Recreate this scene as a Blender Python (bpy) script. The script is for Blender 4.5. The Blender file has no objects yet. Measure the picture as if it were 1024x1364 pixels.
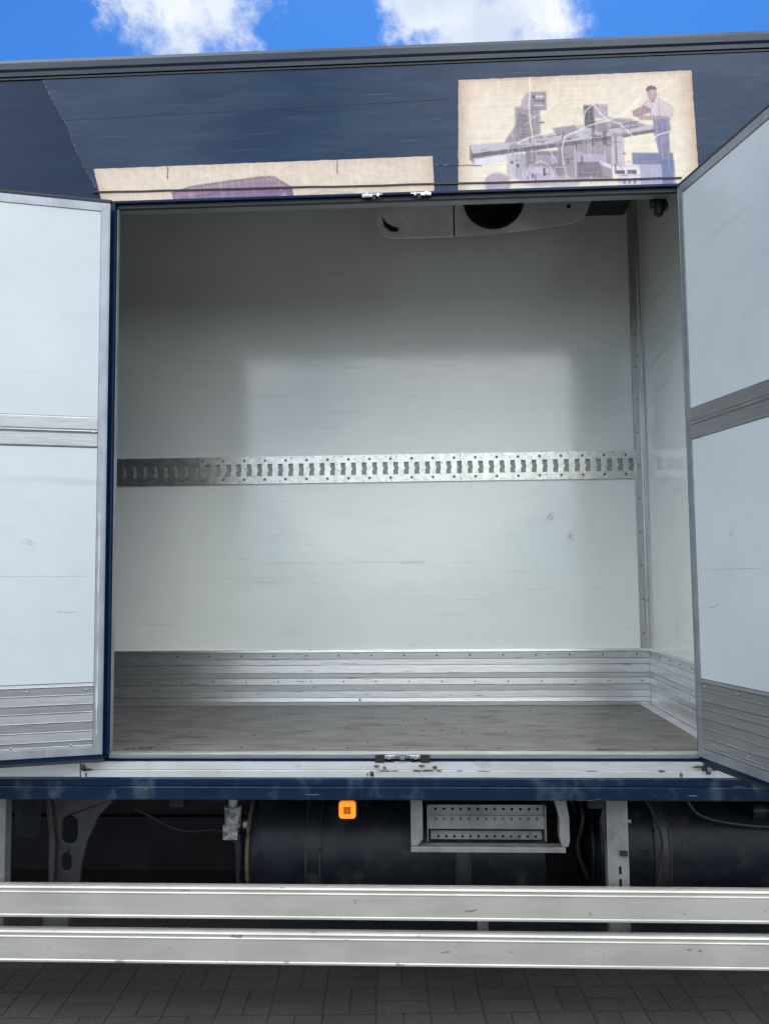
import bpy, bmesh, math, random
from mathutils import Vector, Matrix, geometry, noise
random.seed(7)
SC = bpy.context.scene
COL = SC.collection
R = math.radians

# ------------------------------------------------------------------ camera
YAW, PIT, ROL = -0.048635, 0.076744, -0.009728
CAM = Vector((0.0, -3.33405, 1.71627))
fw = Vector((math.sin(YAW)*math.cos(PIT), math.cos(YAW)*math.cos(PIT), math.sin(PIT)))
r0 = Vector((math.cos(YAW), -math.sin(YAW), 0)); u0 = r0.cross(fw)
rr = r0*math.cos(ROL) + u0*math.sin(ROL); uu = -r0*math.sin(ROL) + u0*math.cos(ROL)
cd = bpy.data.cameras.new('camera'); cam = bpy.data.objects.new('camera', cd); COL.objects.link(cam)
cam.matrix_world = Matrix(((rr.x, uu.x, -fw.x, CAM.x), (rr.y, uu.y, -fw.y, CAM.y), (rr.z, uu.z, -fw.z, CAM.z), (0, 0, 0, 1)))
cd.sensor_fit = 'HORIZONTAL'; cd.sensor_width = 36; cd.lens = 1146.8/1024*36
cd.clip_start = 0.05; cd.clip_end = 3000
SC.camera = cam

# ------------------------------------------------------------------ light and exposure
SUN_EL, SUN_AZ = R(55), R(3)
to_sun = Vector((math.sin(SUN_AZ)*math.cos(SUN_EL), math.cos(SUN_AZ)*math.cos(SUN_EL), math.sin(SUN_EL)))
ld = bpy.data.lights.new('sun', 'SUN'); ld.energy = 2.6; ld.angle = R(0.5); ld.color = (1, 0.955, 0.88)
sun = bpy.data.objects.new('sun', ld); COL.objects.link(sun)
sun.rotation_euler = to_sun.to_track_quat('Z', 'Y').to_euler()
SC.view_settings.view_transform = 'Standard'; SC.view_settings.look = 'None'
SC.view_settings.exposure = 0.97; SC.view_settings.gamma = 1

def NT(nt):
    """tiny node builder"""
    def n(t, **kw):
        nd = nt.nodes.new(t)
        for k, v in kw.items():
            if k.startswith('i_'):
                key = k[2:]
                nd.inputs[int(key) if key.isdigit() else key.replace('_', ' ')].default_value = v
            else:
                setattr(nd, k, v)
        return nd
    def l(a, b): nt.links.new(a, b)
    def math_(op, a, b=None, c=None, clamp=False):
        nd = nt.nodes.new('ShaderNodeMath'); nd.operation = op; nd.use_clamp = clamp
        for i, v in enumerate((a, b, c)):
            if v is None: continue
            if isinstance(v, (int, float)): nd.inputs[i].default_value = v
            else: l(v, nd.inputs[i])
        return nd.outputs[0]
    def mix(f, a, b, mode='MIX'):
        nd = nt.nodes.new('ShaderNodeMix'); nd.data_type = 'RGBA'; nd.blend_type = mode; nd.clamp_factor = True
        for s, v in ((nd.inputs[0], f), (nd.inputs[6], a), (nd.inputs[7], b)):
            if isinstance(v, (int, float)): s.default_value = v
            elif isinstance(v, tuple): s.default_value = v if len(v) == 4 else (*v, 1)
            else: l(v, s)
        return nd.outputs[2]
    def ramp(f, lo, hi, a=0.0, b=1.0):
        nd = nt.nodes.new('ShaderNodeMapRange'); nd.interpolation_type = 'SMOOTHSTEP'
        l(f, nd.inputs[0]); nd.inputs[1].default_value = lo; nd.inputs[2].default_value = hi
        nd.inputs[3].default_value = a; nd.inputs[4].default_value = b
        return nd.outputs[0]
    return n, l, math_, mix, ramp

W = bpy.data.worlds.new('World'); SC.world = W; W.use_nodes = True
nt = W.node_tree; nt.nodes.clear(); n, l, M_, mix, ramp = NT(nt)
sky = n('ShaderNodeTexSky', sky_type='NISHITA', sun_disc=False, sun_elevation=SUN_EL, sun_rotation=SUN_AZ, altitude=0, air_density=1.0, dust_density=0.3, ozone_density=2.0)
tc = n('ShaderNodeTexCoord'); sep = n('ShaderNodeSeparateXYZ'); l(tc.outputs['Generated'], sep.inputs[0])
nz = n('ShaderNodeTexNoise', i_Scale=3.2, i_Detail=9.0, i_Roughness=0.62); l(tc.outputs['Generated'], nz.inputs['Vector'])
nz2 = n('ShaderNodeTexNoise', i_Scale=26.0, i_Detail=6.0, i_Roughness=0.65); l(tc.outputs['Generated'], nz2.inputs['Vector'])
nz3 = n('ShaderNodeTexNoise', i_Scale=11.0, i_Detail=8.0, i_Roughness=0.6); l(tc.outputs['Generated'], nz3.inputs['Vector'])
fine = M_('ADD', M_('MULTIPLY_ADD', nz2.outputs[0], 0.085, -0.042), M_('MULTIPLY_ADD', nz3.outputs[0], 0.09, -0.045))
cov = M_('MULTIPLY', ramp(nz.outputs[0], 0.42, 0.58), ramp(sep.outputs[1], 0.15, -0.25))
# the two cumulus clouds over the roof and a wisp, each a lobed patch of sky
def lobe(d, rad, k, wt=1.0):
    vd = n('ShaderNodeVectorMath', operation='DISTANCE'); l(tc.outputs['Generated'], vd.inputs[0]); vd.inputs[1].default_value = d
    s = M_('ADD', vd.outputs['Value'], M_('MULTIPLY', fine, k))
    return M_('MULTIPLY', ramp(s, rad*1.38, rad*0.38), wt)
CL = CLOUDS = [((-0.232, 0.790, 0.568), 0.060, 1.3), ((-0.205, 0.800, 0.576), 0.045, 1.3), ((-0.262, 0.783, 0.572), 0.040, 1.3), ((-0.30, 0.770, 0.575), 0.02, 1.0),
      ((0.045, 0.823, 0.566), 0.052, 1.3), ((0.105, 0.820, 0.566), 0.05, 1.2), ((-0.005, 0.822, 0.575), 0.045, 1.3),
      ((0.075, 0.835, 0.548), 0.05, 1.2)]
for c in CL:
    cov = M_('MAXIMUM', cov, lobe(*c))
cov = M_('MULTIPLY', cov, 0.96)
tint = mix(1.0, sky.outputs[0], (0.17, 0.46, 0.86), 'MULTIPLY')
sh = n('ShaderNodeTexNoise', i_Scale=9.0, i_Detail=6.0); l(tc.outputs['Generated'], sh.inputs['Vector'])
cfront = mix(ramp(sh.outputs[0], 0.38, 0.62), (4.3, 4.8, 5.6, 1), (6.2, 6.4, 6.7, 1))
cback_fill = mix(ramp(sh.outputs[0], 0.38, 0.62), (13.0, 13.4, 13.5, 1), (18.0, 18.4, 18.4, 1))  # added bright clouds behind the camera, unseen, light the doors and hold
cback_fill = mix(ramp(sep.outputs[2], 0.22, 0.62), cback_fill, (36.0, 37.3, 37.3, 1))  # higher added clouds boosted to brighten the lower far wall
cloudc = mix(ramp(sep.outputs[1], 0.2, -0.2), cfront, cback_fill)
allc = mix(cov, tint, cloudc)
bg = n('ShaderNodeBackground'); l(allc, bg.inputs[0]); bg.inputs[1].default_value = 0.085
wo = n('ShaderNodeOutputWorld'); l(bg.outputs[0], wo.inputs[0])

# ------------------------------------------------------------------ materials
def mat(name, base, rough=0.5, metal=0.0, spec=0.5, coat=0.0, var=None, scale=(1, 1, 1), nscale=4.0, streak=None, bump=0.0, bumpscale=(40, 40, 40), scratch=None, rvar=0.0, spots=None):
    m = bpy.data.materials.new(name); m.use_nodes = True; t = m.node_tree; t.nodes.clear()
    n, l, M_, mix, ramp = NT(t)
    p = n('ShaderNodeBsdfPrincipled'); o = n('ShaderNodeOutputMaterial'); l(p.outputs[0], o.inputs[0])
    p.inputs['Roughness'].default_value = rough; p.inputs['Metallic'].default_value = metal
    p.inputs['Specular IOR Level'].default_value = spec; p.inputs['Coat Weight'].default_value = coat; p.inputs['Coat Roughness'].default_value = 0.06
    geo = n('ShaderNodeNewGeometry'); c = None
    def nse(sc_, s, det=6, rg=0.6):
        mp = n('ShaderNodeMapping'); l(geo.outputs['Position'], mp.inputs[0]); mp.inputs['Scale'].default_value = sc_
        x = n('ShaderNodeTexNoise', i_Scale=s, i_Detail=det, i_Roughness=rg); l(mp.outputs[0], x.inputs['Vector']); return x.outputs[0]
    c = (*base, 1)
    if var:
        c = mix(ramp(nse(scale, nscale), 0.35, 0.68), c, (*var, 1))
    if streak:                       # (colour, scale vec, lo, hi)
        c = mix(ramp(nse(streak[1], 1.0, 5, 0.55), streak[2], streak[3]), c, (*streak[0], 1))
    if scratch:                      # (colour, scale vec, threshold)
        c = mix(ramp(nse(scratch[1], 1.0, 3, 0.5), scratch[2], scratch[2]+0.02), c, (*scratch[0], 1))
    if spots:
        c = mix(ramp(nse((1, 1, 1), spots[1], 3, 0.5), spots[2], spots[2]+0.03), c, (*spots[0], 1))
    if isinstance(c, tuple): p.inputs['Base Color'].default_value = c
    else: l(c, p.inputs['Base Color'])
    if rvar:
        l(M_('MULTIPLY_ADD', nse(scale, nscale*1.7), rvar*2, rough-rvar, clamp=True), p.inputs['Roughness'])
    if bump:
        b = n('ShaderNodeBump'); b.inputs['Strength'].default_value = 1.0; b.inputs['Distance'].default_value = bump
        l(nse(bumpscale, 1.0, 4), b.inputs['Height']); l(b.outputs[0], p.inputs['Normal'])
    return m

MT = {}
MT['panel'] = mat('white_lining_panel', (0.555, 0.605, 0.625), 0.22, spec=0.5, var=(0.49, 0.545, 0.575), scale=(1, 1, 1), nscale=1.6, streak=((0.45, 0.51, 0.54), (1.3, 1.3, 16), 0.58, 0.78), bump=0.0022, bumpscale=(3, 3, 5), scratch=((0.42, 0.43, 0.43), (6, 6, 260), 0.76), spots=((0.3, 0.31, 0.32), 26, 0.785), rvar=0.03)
MT['wall'] = mat('white_cargo_wall', (0.80, 0.83, 0.785), 0.14, spec=1.0, var=(0.75, 0.785, 0.74), scale=(1, 1, 1), nscale=1.8, streak=((0.60, 0.63, 0.595), (1.6, 1.6, 22), 0.60, 0.80), bump=0.0017, bumpscale=(3.5, 3.5, 6), scratch=((0.45, 0.46, 0.44), (7, 7, 300), 0.745), spots=((0.36, 0.37, 0.35), 34, 0.775), rvar=0.065)
MT['alu'] = mat('worn_aluminium', (0.74, 0.74, 0.73), 0.31, metal=0.88, var=(0.62, 0.62, 0.61), scale=(1, 1, 14), nscale=9, streak=((0.84, 0.84, 0.83), (6, 6, 420), 0.52, 0.72), bump=0.0003, bumpscale=(8, 8, 300), rvar=0.06, scratch=((0.27, 0.26, 0.25), (7, 7, 110), 0.70), spots=((0.25, 0.24, 0.22), 45, 0.74))
MT['rivet'] = mat('dull_rivet', (0.22, 0.22, 0.21), 0.4, metal=0.6, var=(0.12, 0.12, 0.11), nscale=80)
MT['alu_v'] = mat('worn_upright_aluminium', (0.58, 0.57, 0.54), 0.33, metal=0.85, var=(0.44, 0.43, 0.40), scale=(14, 14, 1), nscale=6, streak=((0.68, 0.67, 0.64), (300, 300, 5), 0.5, 0.72), rvar=0.08, spots=((0.25, 0.24, 0.22), 30, 0.70))
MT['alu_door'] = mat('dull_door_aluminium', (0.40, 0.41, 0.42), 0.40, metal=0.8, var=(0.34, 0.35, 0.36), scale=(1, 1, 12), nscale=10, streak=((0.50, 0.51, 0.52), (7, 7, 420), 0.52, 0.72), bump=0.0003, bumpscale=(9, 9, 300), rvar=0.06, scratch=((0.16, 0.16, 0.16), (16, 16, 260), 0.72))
MT['frame'] = mat('door_frame_aluminium', (0.33, 0.35, 0.38), 0.45, metal=0.6, var=(0.26, 0.28, 0.3), nscale=9, streak=((0.5, 0.5, 0.5), (60, 60, 2), 0.6, 0.8))
MT['rail'] = mat('anodised_guard_aluminium', (0.62, 0.60, 0.545), 0.40, metal=0.55, var=(0.52, 0.505, 0.455), scale=(1, 2, 3), nscale=3, streak=((0.65, 0.64, 0.62), (1.5, 4, 30), 0.5, 0.8), bump=0.0012, bumpscale=(3, 9, 14), rvar=0.09, scratch=((0.3, 0.3, 0.28), (9, 9, 26), 0.70), spots=((0.42, 0.40, 0.36), 30, 0.72))
MT['zinc'] = mat('galvanised_steel', (0.68, 0.69, 0.64), 0.30, metal=0.85, var=(0.55, 0.56, 0.52), nscale=22, rvar=0.1, spots=((0.2, 0.2, 0.18), 70, 0.68), bump=0.0008, bumpscale=(30, 30, 30))
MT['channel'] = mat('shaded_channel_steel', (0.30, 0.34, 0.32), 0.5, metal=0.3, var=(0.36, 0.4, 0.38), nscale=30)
MT['sill'] = mat('pale_aluminium_threshold', (0.66, 0.69, 0.70), 0.36, metal=0.3, var=(0.57, 0.58, 0.57), scale=(1, 1, 4), nscale=4, streak=((0.36, 0.33, 0.27), (7, 7, 12), 0.58, 0.78), bump=0.0005, bumpscale=(9, 9, 60), spots=((0.14, 0.12, 0.1), 28, 0.74))
MT['navy'] = mat('navy_paint', (0.002, 0.015, 0.048), 0.2, spec=0.2, coat=0.0, var=(0.004, 0.020, 0.058), scale=(1, 1, 6), nscale=3, rvar=0.05, bump=0.0008, bumpscale=(2.2, 2.2, 7))
MT['film'] = mat('weathered_blue_film', (0.006, 0.024, 0.066), 0.26, spec=0.26, coat=0.0, var=(0.018, 0.042, 0.082), scale=(1, 1, 5), nscale=2.4, streak=((0.075, 0.088, 0.10), (3.5, 3.5, 80), 0.54, 0.85), bump=0.0009, bumpscale=(2, 2, 9), rvar=0.07)
MT['roofrail'] = mat('blue_grey_roof_rail', (0.018, 0.030, 0.050), 0.30, metal=0.1, coat=0.1, var=(0.034, 0.044, 0.060), scale=(1, 1, 12), nscale=3, streak=((0.11, 0.105, 0.10), (1.2, 1.2, 60), 0.6, 0.9), bump=0.0008, bumpscale=(2, 2, 60), rvar=0.08)
MT['beam'] = mat('navy_beam_paint', (0.0015, 0.011, 0.036), 0.26, spec=0.28, coat=0.0, var=(0.003, 0.016, 0.045), scale=(1, 1, 3), nscale=4, streak=((0.05, 0.075, 0.10), (14, 14, 9), 0.50, 0.80), bump=0.0006, bumpscale=(3, 3, 18), rvar=0.08, scratch=((0.3, 0.36, 0.42), (4, 4, 120), 0.715))
MT['rubber'] = mat('black_rubber', (0.010, 0.011, 0.014), 0.5, var=(0.02, 0.021, 0.024), nscale=12)
MT['black'] = mat('black_plastic', (0.006, 0.006, 0.007), 0.6)
MT['floor'] = mat('worn_cargo_floor', (0.125, 0.117, 0.102), 0.5, spec=0.5, var=(0.180, 0.175, 0.158), scale=(1.6, 4, 1), nscale=3.5, streak=((0.072, 0.052, 0.038), (5, 10, 1), 0.50, 0.72), bump=0.0012, bumpscale=(6, 80, 1), rvar=0.12, spots=((0.07, 0.045, 0.03), 16, 0.68))
MT['tank'] = mat('dusty_tank_paint', (0.004, 0.006, 0.011), 0.42, spec=0.22, var=(0.010, 0.012, 0.016), nscale=9, streak=((0.04, 0.038, 0.034), (12, 12, 10), 0.50, 0.85), rvar=0.12)
MT['chassis'] = mat('black_chassis', (0.008, 0.0085, 0.01), 0.65, spec=0.3, var=(0.018, 0.018, 0.019), nscale=6)
MT['cast'] = mat('dull_cast_iron', (0.040, 0.041, 0.043), 0.55, var=(0.062, 0.063, 0.064), nscale=9)
MT['greypaint'] = mat('dirty_grey_steel', (0.23, 0.235, 0.23), 0.5, metal=0.3, var=(0.16, 0.16, 0.155), nscale=9, streak=((0.09, 0.085, 0.08), (14, 14, 6), 0.6, 0.8), bump=0.0004, bumpscale=(40, 40, 40))
MT['evap'] = mat('evaporator_white', (0.84, 0.86, 0.83), 0.34, var=(0.54, 0.57, 0.55), nscale=3)
MT['chrome'] = mat('bright_steel', (0.75, 0.75, 0.75), 0.2, metal=1.0, var=(0.5, 0.5, 0.5), nscale=60)
MT['scuff'] = mat('grey_scuff', (0.30, 0.31, 0.33), 0.6, var=(0.45, 0.46, 0.48), nscale=90)
MT['edge'] = mat('frayed_film_edge', (0.012, 0.013, 0.016), 0.7, var=(0.30, 0.30, 0.31), scale=(1, 1, 1), nscale=45)
MT['rust'] = mat('brown_grime', (0.075, 0.055, 0.04), 0.8, var=(0.12, 0.1, 0.08), nscale=60)
MT['dirtwhite'] = mat('dried_white_dirt', (0.42, 0.42, 0.40), 0.8, var=(0.06, 0.06, 0.06), nscale=34)
MT['orange'] = mat('orange_lens', (0.95, 0.24, 0.006), 0.25, coat=0.5, var=(1.0, 0.30, 0.01), nscale=60)
MT['darkred'] = mat('red_brown_reflector', (0.28, 0.06, 0.006), 0.3, var=(0.35, 0.10, 0.02), nscale=200)
for k in ('orange',):   # a lit side marker lamp
    p = MT[k].node_tree.nodes['Principled BSDF'] if 'Principled BSDF' in MT[k].node_tree.nodes else [x for x in MT[k].node_tree.nodes if x.type == 'BSDF_PRINCIPLED'][0]
    p.inputs['Emission Color'].default_value = (1, 0.22, 0.003, 1); p.inputs['Emission Strength'].default_value = 0.35

def print_mat():
    m = bpy.data.materials.new('faded_print'); m.use_nodes = True; t = m.node_tree; t.nodes.clear()
    n, l, M_, mix, ramp = NT(t)
    p = n('ShaderNodeBsdfPrincipled'); o = n('ShaderNodeOutputMaterial'); l(p.outputs[0], o.inputs[0])
    a = n('ShaderNodeAttribute', attribute_name='Col'); geo = n('ShaderNodeNewGeometry')
    mp = n('ShaderNodeMapping'); l(geo.outputs['Position'], mp.inputs[0]); mp.inputs['Scale'].default_value = (4, 4, 150)
    x = n('ShaderNodeTexNoise', i_Scale=1.0, i_Detail=5.0, i_Roughness=0.6); l(mp.outputs[0], x.inputs['Vector'])
    mp2 = n('ShaderNodeMapping'); l(geo.outputs['Position'], mp2.inputs[0]); mp2.inputs['Scale'].default_value = (170, 60, 9)
    x2 = n('ShaderNodeTexNoise', i_Scale=1.0, i_Detail=4.0); l(mp2.outputs[0], x2.inputs['Vector'])
    c = mix(ramp(x.outputs[0], 0.45, 0.75, 0, 0.22), a.outputs['Color'], (0.55, 0.44, 0.33, 1))
    c = mix(ramp(x2.outputs[0], 0.56, 0.66, 0, 0.16), c, (0.85, 0.80, 0.70, 1))
    l(c, p.inputs['Base Color']); p.inputs['Roughness'].default_value = 0.42
    b = n('ShaderNodeBump'); b.inputs['Strength'].default_value = 0.6; b.inputs['Distance'].default_value = 0.0006
    l(x2.outputs[0], b.inputs['Height']); l(b.outputs[0], p.inputs['Normal'])
    return m
MT['print'] = print_mat()

def paver_mat():
    m = bpy.data.materials.new('concrete_pavers'); m.use_nodes = True; t = m.node_tree; t.nodes.clear()
    n, l, M_, mix, ramp = NT(t)
    p = n('ShaderNodeBsdfPrincipled'); o = n('ShaderNodeOutputMaterial'); l(p.outputs[0], o.inputs[0])
    geo = n('ShaderNodeNewGeometry'); mp = n('ShaderNodeMapping'); l(geo.outputs['Position'], mp.inputs[0])
    mp.inputs['Rotation'].default_value = (0, 0, R(-3)); mp.inputs['Scale'].default_value = (1/0.212, 1/0.212, 1)
    wv = n('ShaderNodeTexNoise', i_Scale=3.0, i_Detail=2.0); l(geo.outputs['Position'], wv.inputs['Vector'])
    s = n('ShaderNodeSeparateXYZ'); l(mp.outputs[0], s.inputs[0])
    wob = M_('MULTIPLY_ADD', wv.outputs[0], 0.06, -0.03)
    X = M_('ADD', s.outputs[0], wob); Y = M_('ADD', s.outputs[1], wob)
    cx, cy = M_('FLOOR', X), M_('FLOOR', Y); fx, fy = M_('FRACT', X), M_('FRACT', Y)
    par = M_('FLOORED_MODULO', M_('ADD', cx, cy), 2.0)
    a = M_('ADD', M_('MULTIPLY', par, fx), M_('MULTIPLY', M_('SUBTRACT', 1.0, par), fy))
    d = M_('MINIMUM', M_('MINIMUM', fx, M_('SUBTRACT', 1.0, fx)), M_('MINIMUM', fy, M_('SUBTRACT', 1.0, fy)))
    d = M_('MINIMUM', d, M_('ABSOLUTE', M_('SUBTRACT', a, 0.5)))
    gap = ramp(d, 0.004, 0.022)                       # 0 in the joint
    cmb = n('ShaderNodeCombineXYZ'); l(cx, cmb.inputs[0]); l(cy, cmb.inputs[1]); l(M_('GREATER_THAN', a, 0.5), cmb.inputs[2])
    wn = n('ShaderNodeTexWhiteNoise', noise_dimensions='3D'); l(cmb.outputs[0], wn.inputs['Vector'])
    g1 = n('ShaderNodeTexNoise', i_Scale=150.0, i_Detail=3.0, i_Roughness=0.8); l(geo.outputs['Position'], g1.inputs['Vector'])
    g2 = n('ShaderNodeTexNoise', i_Scale=2.2, i_Detail=6.0); l(geo.outputs['Position'], g2.inputs['Vector'])
    g3 = n('ShaderNodeTexVoronoi', i_Scale=130.0); l(geo.outputs['Position'], g3.inputs['Vector'])
    c = mix(wn.outputs[0], (0.070, 0.057, 0.045, 1), (0.090, 0.075, 0.061, 1))
    c = mix(ramp(g1.outputs[0], 0.54, 0.70), c, (0.30, 0.28, 0.25, 1))
    c = mix(ramp(g3.outputs['Distance'], 0.35, 0.10, 0, 0.8), c, (0.035, 0.033, 0.031, 1))
    c = mix(ramp(g2.outputs[0], 0.42, 0.7, 0, 0.5), c, (0.055, 0.05, 0.045, 1))
    c = mix(ramp(d, 0.003, 0.020, 0.55, 1.0), (0.030, 0.026, 0.021, 1), c)
    l(c, p.inputs['Base Color']); p.inputs['Roughness'].default_value = 0.9
    b = n('ShaderNodeBump'); b.inputs['Strength'].default_value = 1.0; b.inputs['Distance'].default_value = 0.007
    l(M_('ADD', gap, M_('MULTIPLY', g1.outputs[0], 0.5)), b.inputs['Height']); l(b.outputs[0], p.inputs['Normal'])
    return m

# ------------------------------------------------------------------ mesh helpers
class MB:
    """collects faces; tf maps local points to world"""
    def __init__(s, tf=None): s.v = []; s.f = []; s.m = []; s.tf = tf; s.mi = 0
    def add(s, vs, fs, mi=None):
        b = len(s.v)
        for p in vs:
            p = Vector(p); s.v.append(s.tf(p) if s.tf else p)
        for f in fs: s.f.append([b+i for i in f]); s.m.append(s.mi if mi is None else mi)
    def box(s, x0, x1, y0, y1, z0, z1, mi=None, ch=0.0):
        if ch:
            s.prism([(x0+ch, z0), (x1-ch, z0), (x1, z0+ch), (x1, z1-ch), (x1-ch, z1), (x0+ch, z1), (x0, z1-ch), (x0, z0+ch)], y0, y1, mi=mi); return
        vs = [(x, y, z) for x in (x0, x1) for y in (y0, y1) for z in (z0, z1)]
        s.add(vs, [(0, 1, 3, 2), (4, 6, 7, 5), (0, 4, 5, 1), (2, 3, 7, 6), (0, 2, 6, 4), (1, 5, 7, 3)], mi)
    def prism(s, pts, y0, y1, mi=None, axis='y'):
        """outline (a,b) extruded along axis: y -> (x,z), x -> (y,z), z -> (x,y)"""
        k = len(pts)
        f = {'y': lambda a, b, t: (a, t, b), 'x': lambda a, b, t: (t, a, b), 'z': lambda a, b, t: (a, b, t)}[axis]
        vs = [f(a, b, y0) for a, b in pts] + [f(a, b, y1) for a, b in pts]
        fs = [(i, (i+1) % k, (i+1) % k+k, i+k) for i in range(k)]
        s.add(vs, fs, mi)
        tris = geometry.tessellate_polygon([[Vector((a, b, 0)) for a, b in pts]])
        b = len(s.v)-2*k
        for t in tris:
            s.f.append([b+i for i in t]); s.m.append(s.mi if mi is None else mi)
            s.f.append([b+k+i for i in reversed(t)]); s.m.append(s.mi if mi is None else mi)
    def plate(s, outer, holes, y0, y1, mi=None):
        """flat plate in x-z with through holes"""
        loops = [outer]+holes
        flat = [p for lp in loops for p in lp]; K = len(flat)
        tris = geometry.tessellate_polygon([[Vector((a, b, 0)) for a, b in lp] for lp in loops])
        vs = [(a, y0, b) for a, b in flat]+[(a, y1, b) for a, b in flat]
        fs = [tuple(t) for t in tris]+[tuple(K+i for i in reversed(t)) for t in tris]
        o = 0
        for lp in loops:
            k = len(lp)
            fs += [(o+i, o+(i+1) % k, K+o+(i+1) % k, K+o+i) for i in range(k)]; o += k
        s.add(vs, fs, mi)
    def tube(s, pts, r, seg=12, mi=None, caps=True):
        pts = [Vector(p) for p in pts]; rs = r if isinstance(r, (list, tuple)) else [r]*len(pts)
        vs = []; k = len(pts)
        for i, p in enumerate(pts):
            d = (pts[min(i+1, k-1)]-pts[max(i-1, 0)]).normalized()
            a = Vector((0, 0, 1)) if abs(d.z) < 0.9 else Vector((1, 0, 0))
            e1 = d.cross(a).normalized(); e2 = d.cross(e1)
            vs += [p+(e1*math.cos(2*math.pi*j/seg)+e2*math.sin(2*math.pi*j/seg))*rs[i] for j in range(seg)]
        fs = [(i*seg+j, i*seg+(j+1) % seg, (i+1)*seg+(j+1) % seg, (i+1)*seg+j) for i in range(k-1) for j in range(seg)]
        if caps: fs += [tuple(range(seg-1, -1, -1)), tuple((k-1)*seg+j for j in range(seg))]
        s.add(vs, fs, mi)
    def dome(s, x, y, z, r, h, mi=None, seg=8):
        """rivet head on a plane facing -y"""
        vs = [(x+r*math.cos(2*math.pi*j/seg), y, z+r*math.sin(2*math.pi*j/seg)) for j in range(seg)]
        vs += [(x+.6*r*math.cos(2*math.pi*j/seg), y-h*.8, z+.6*r*math.sin(2*math.pi*j/seg)) for j in range(seg)] + [(x, y-h, z)]
        fs = [(j, (j+1) % seg, seg+(j+1) % seg, seg+j) for j in range(seg)]+[(seg+j, seg+(j+1) % seg, 2*seg) for j in range(seg)]
        s.add(vs, fs, mi)
    def build(s, name, mats, parent=None, bevel=0.0, smooth=False, label=None):
        me = bpy.data.meshes.new(name); me.from_pydata([tuple(p) for p in s.v], [], s.f)
        for m in (mats if isinstance(mats, (list, tuple)) else [mats]): me.materials.append(m if not isinstance(m, str) else MT[m])
        for p, mi in zip(me.polygons, s.m): p.material_index = mi
        bm = bmesh.new(); bm.from_mesh(me); bmesh.ops.recalc_face_normals(bm, faces=bm.faces); bm.to_mesh(me); bm.free()
        if smooth:
            me.polygons.foreach_set('use_smooth', [True]*len(me.polygons)); me.set_sharp_from_angle(angle=R(35))
        o = bpy.data.objects.new(name, me); COL.objects.link(o)
        if parent: o.parent = parent
        if label: o['label'] = label
        if bevel:
            b = o.modifiers.new('bevel', 'BEVEL'); b.width = bevel; b.segments = 2; b.limit_method = 'ANGLE'; b.angle_limit = R(40)
        return o

def merge(mb, o, m):
    """surface marks go into the mesh of the part that carries them"""
    me = o.data; mi = len(me.materials); me.materials.append(MT[m])
    bm = bmesh.new(); bm.from_mesh(me); bm.verts.ensure_lookup_table()
    vs = [bm.verts.new(p) for p in mb.v]
    for f in mb.f:
        fc = bm.faces.new([vs[i] for i in f]); fc.material_index = mi
    bm.to_mesh(me); bm.free()

def circ(x, z, r, k=10): return [(x+r*math.cos(2*math.pi*i/k), z+r*math.sin(2*math.pi*i/k)) for i in range(k)]
def rrect(x0, x1, z0, z1, r, k=4):
    out = []
    for cx, cz, a0 in ((x1-r, z1-r, 0), (x0+r, z1-r, 90), (x0+r, z0+r, 180), (x1-r, z0+r, 270)):
        out += [(cx+r*math.cos(R(a0+90*i/k)), cz+r*math.sin(R(a0+90*i/k))) for i in range(k+1)]
    return out

# ------------------------------------------------------------------ ground
g = MB(); g.add([(-400, -400, 0), (400, -400, 0), (400, 400, 0), (-400, 400, 0)], [(0, 1, 2, 3)])
go = g.build('paved_ground', paver_mat()); go['kind'] = 'structure'; go['label'] = 'dark grey concrete block paving of the yard under the truck'; go['category'] = 'pavement'

# ------------------------------------------------------------------ the truck
truck = bpy.data.objects.new('box_truck', None); COL.objects.link(truck)
truck['label'] = 'navy refrigerated box truck with both side doors folded open on an empty white cargo hold'
truck['category'] = 'truck'

X0, X1 = -4.7, 2.7            # body ends
XL, XR = -1.237, 1.010        # door opening
ZF, ZT, ZS, ZR = 1.05, 3.252, 3.794, 3.872
DB = 1.235                    # far cargo wall
XB = 1.152                    # bulkhead

# outer side panel with the door opening
pn = MB()
pn.plate([(X0, 0.99), (X1, 0.99), (X1, ZS), (X0, ZS)], [[(XL, 1.032), (XR, 1.032), (XR, ZT), (XL, ZT)]], 0.0, 0.028)
panel = pn.build('side_panel', 'navy', truck)
# roof rail: extruded cap with ridges
rp = [(-0.010, ZS+0.002), (-0.012, ZS+0.018), (-0.006, ZS+0.022), (-0.014, ZS+0.030), (-0.016, ZS+0.055), (-0.008, ZS+0.072), (0.012, ZR+0.004), (0.06, ZR+0.004), (0.06, ZS+0.002)]
rl = MB(); rl.prism(rp, X0, X1, axis='x'); rl.build('roof_rail', 'roofrail', truck)
sr = MB(); sr.box(X0, X1, -0.006, -0.001, ZS-0.010, ZS-0.003); sr.build('rail_seal', 'rubber', truck)
rf = MB(); rf.box(X0, X1, 0.062, 2.5, ZR-0.06, ZR-0.004); rf.build('roof', 'evap', truck)
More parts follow.
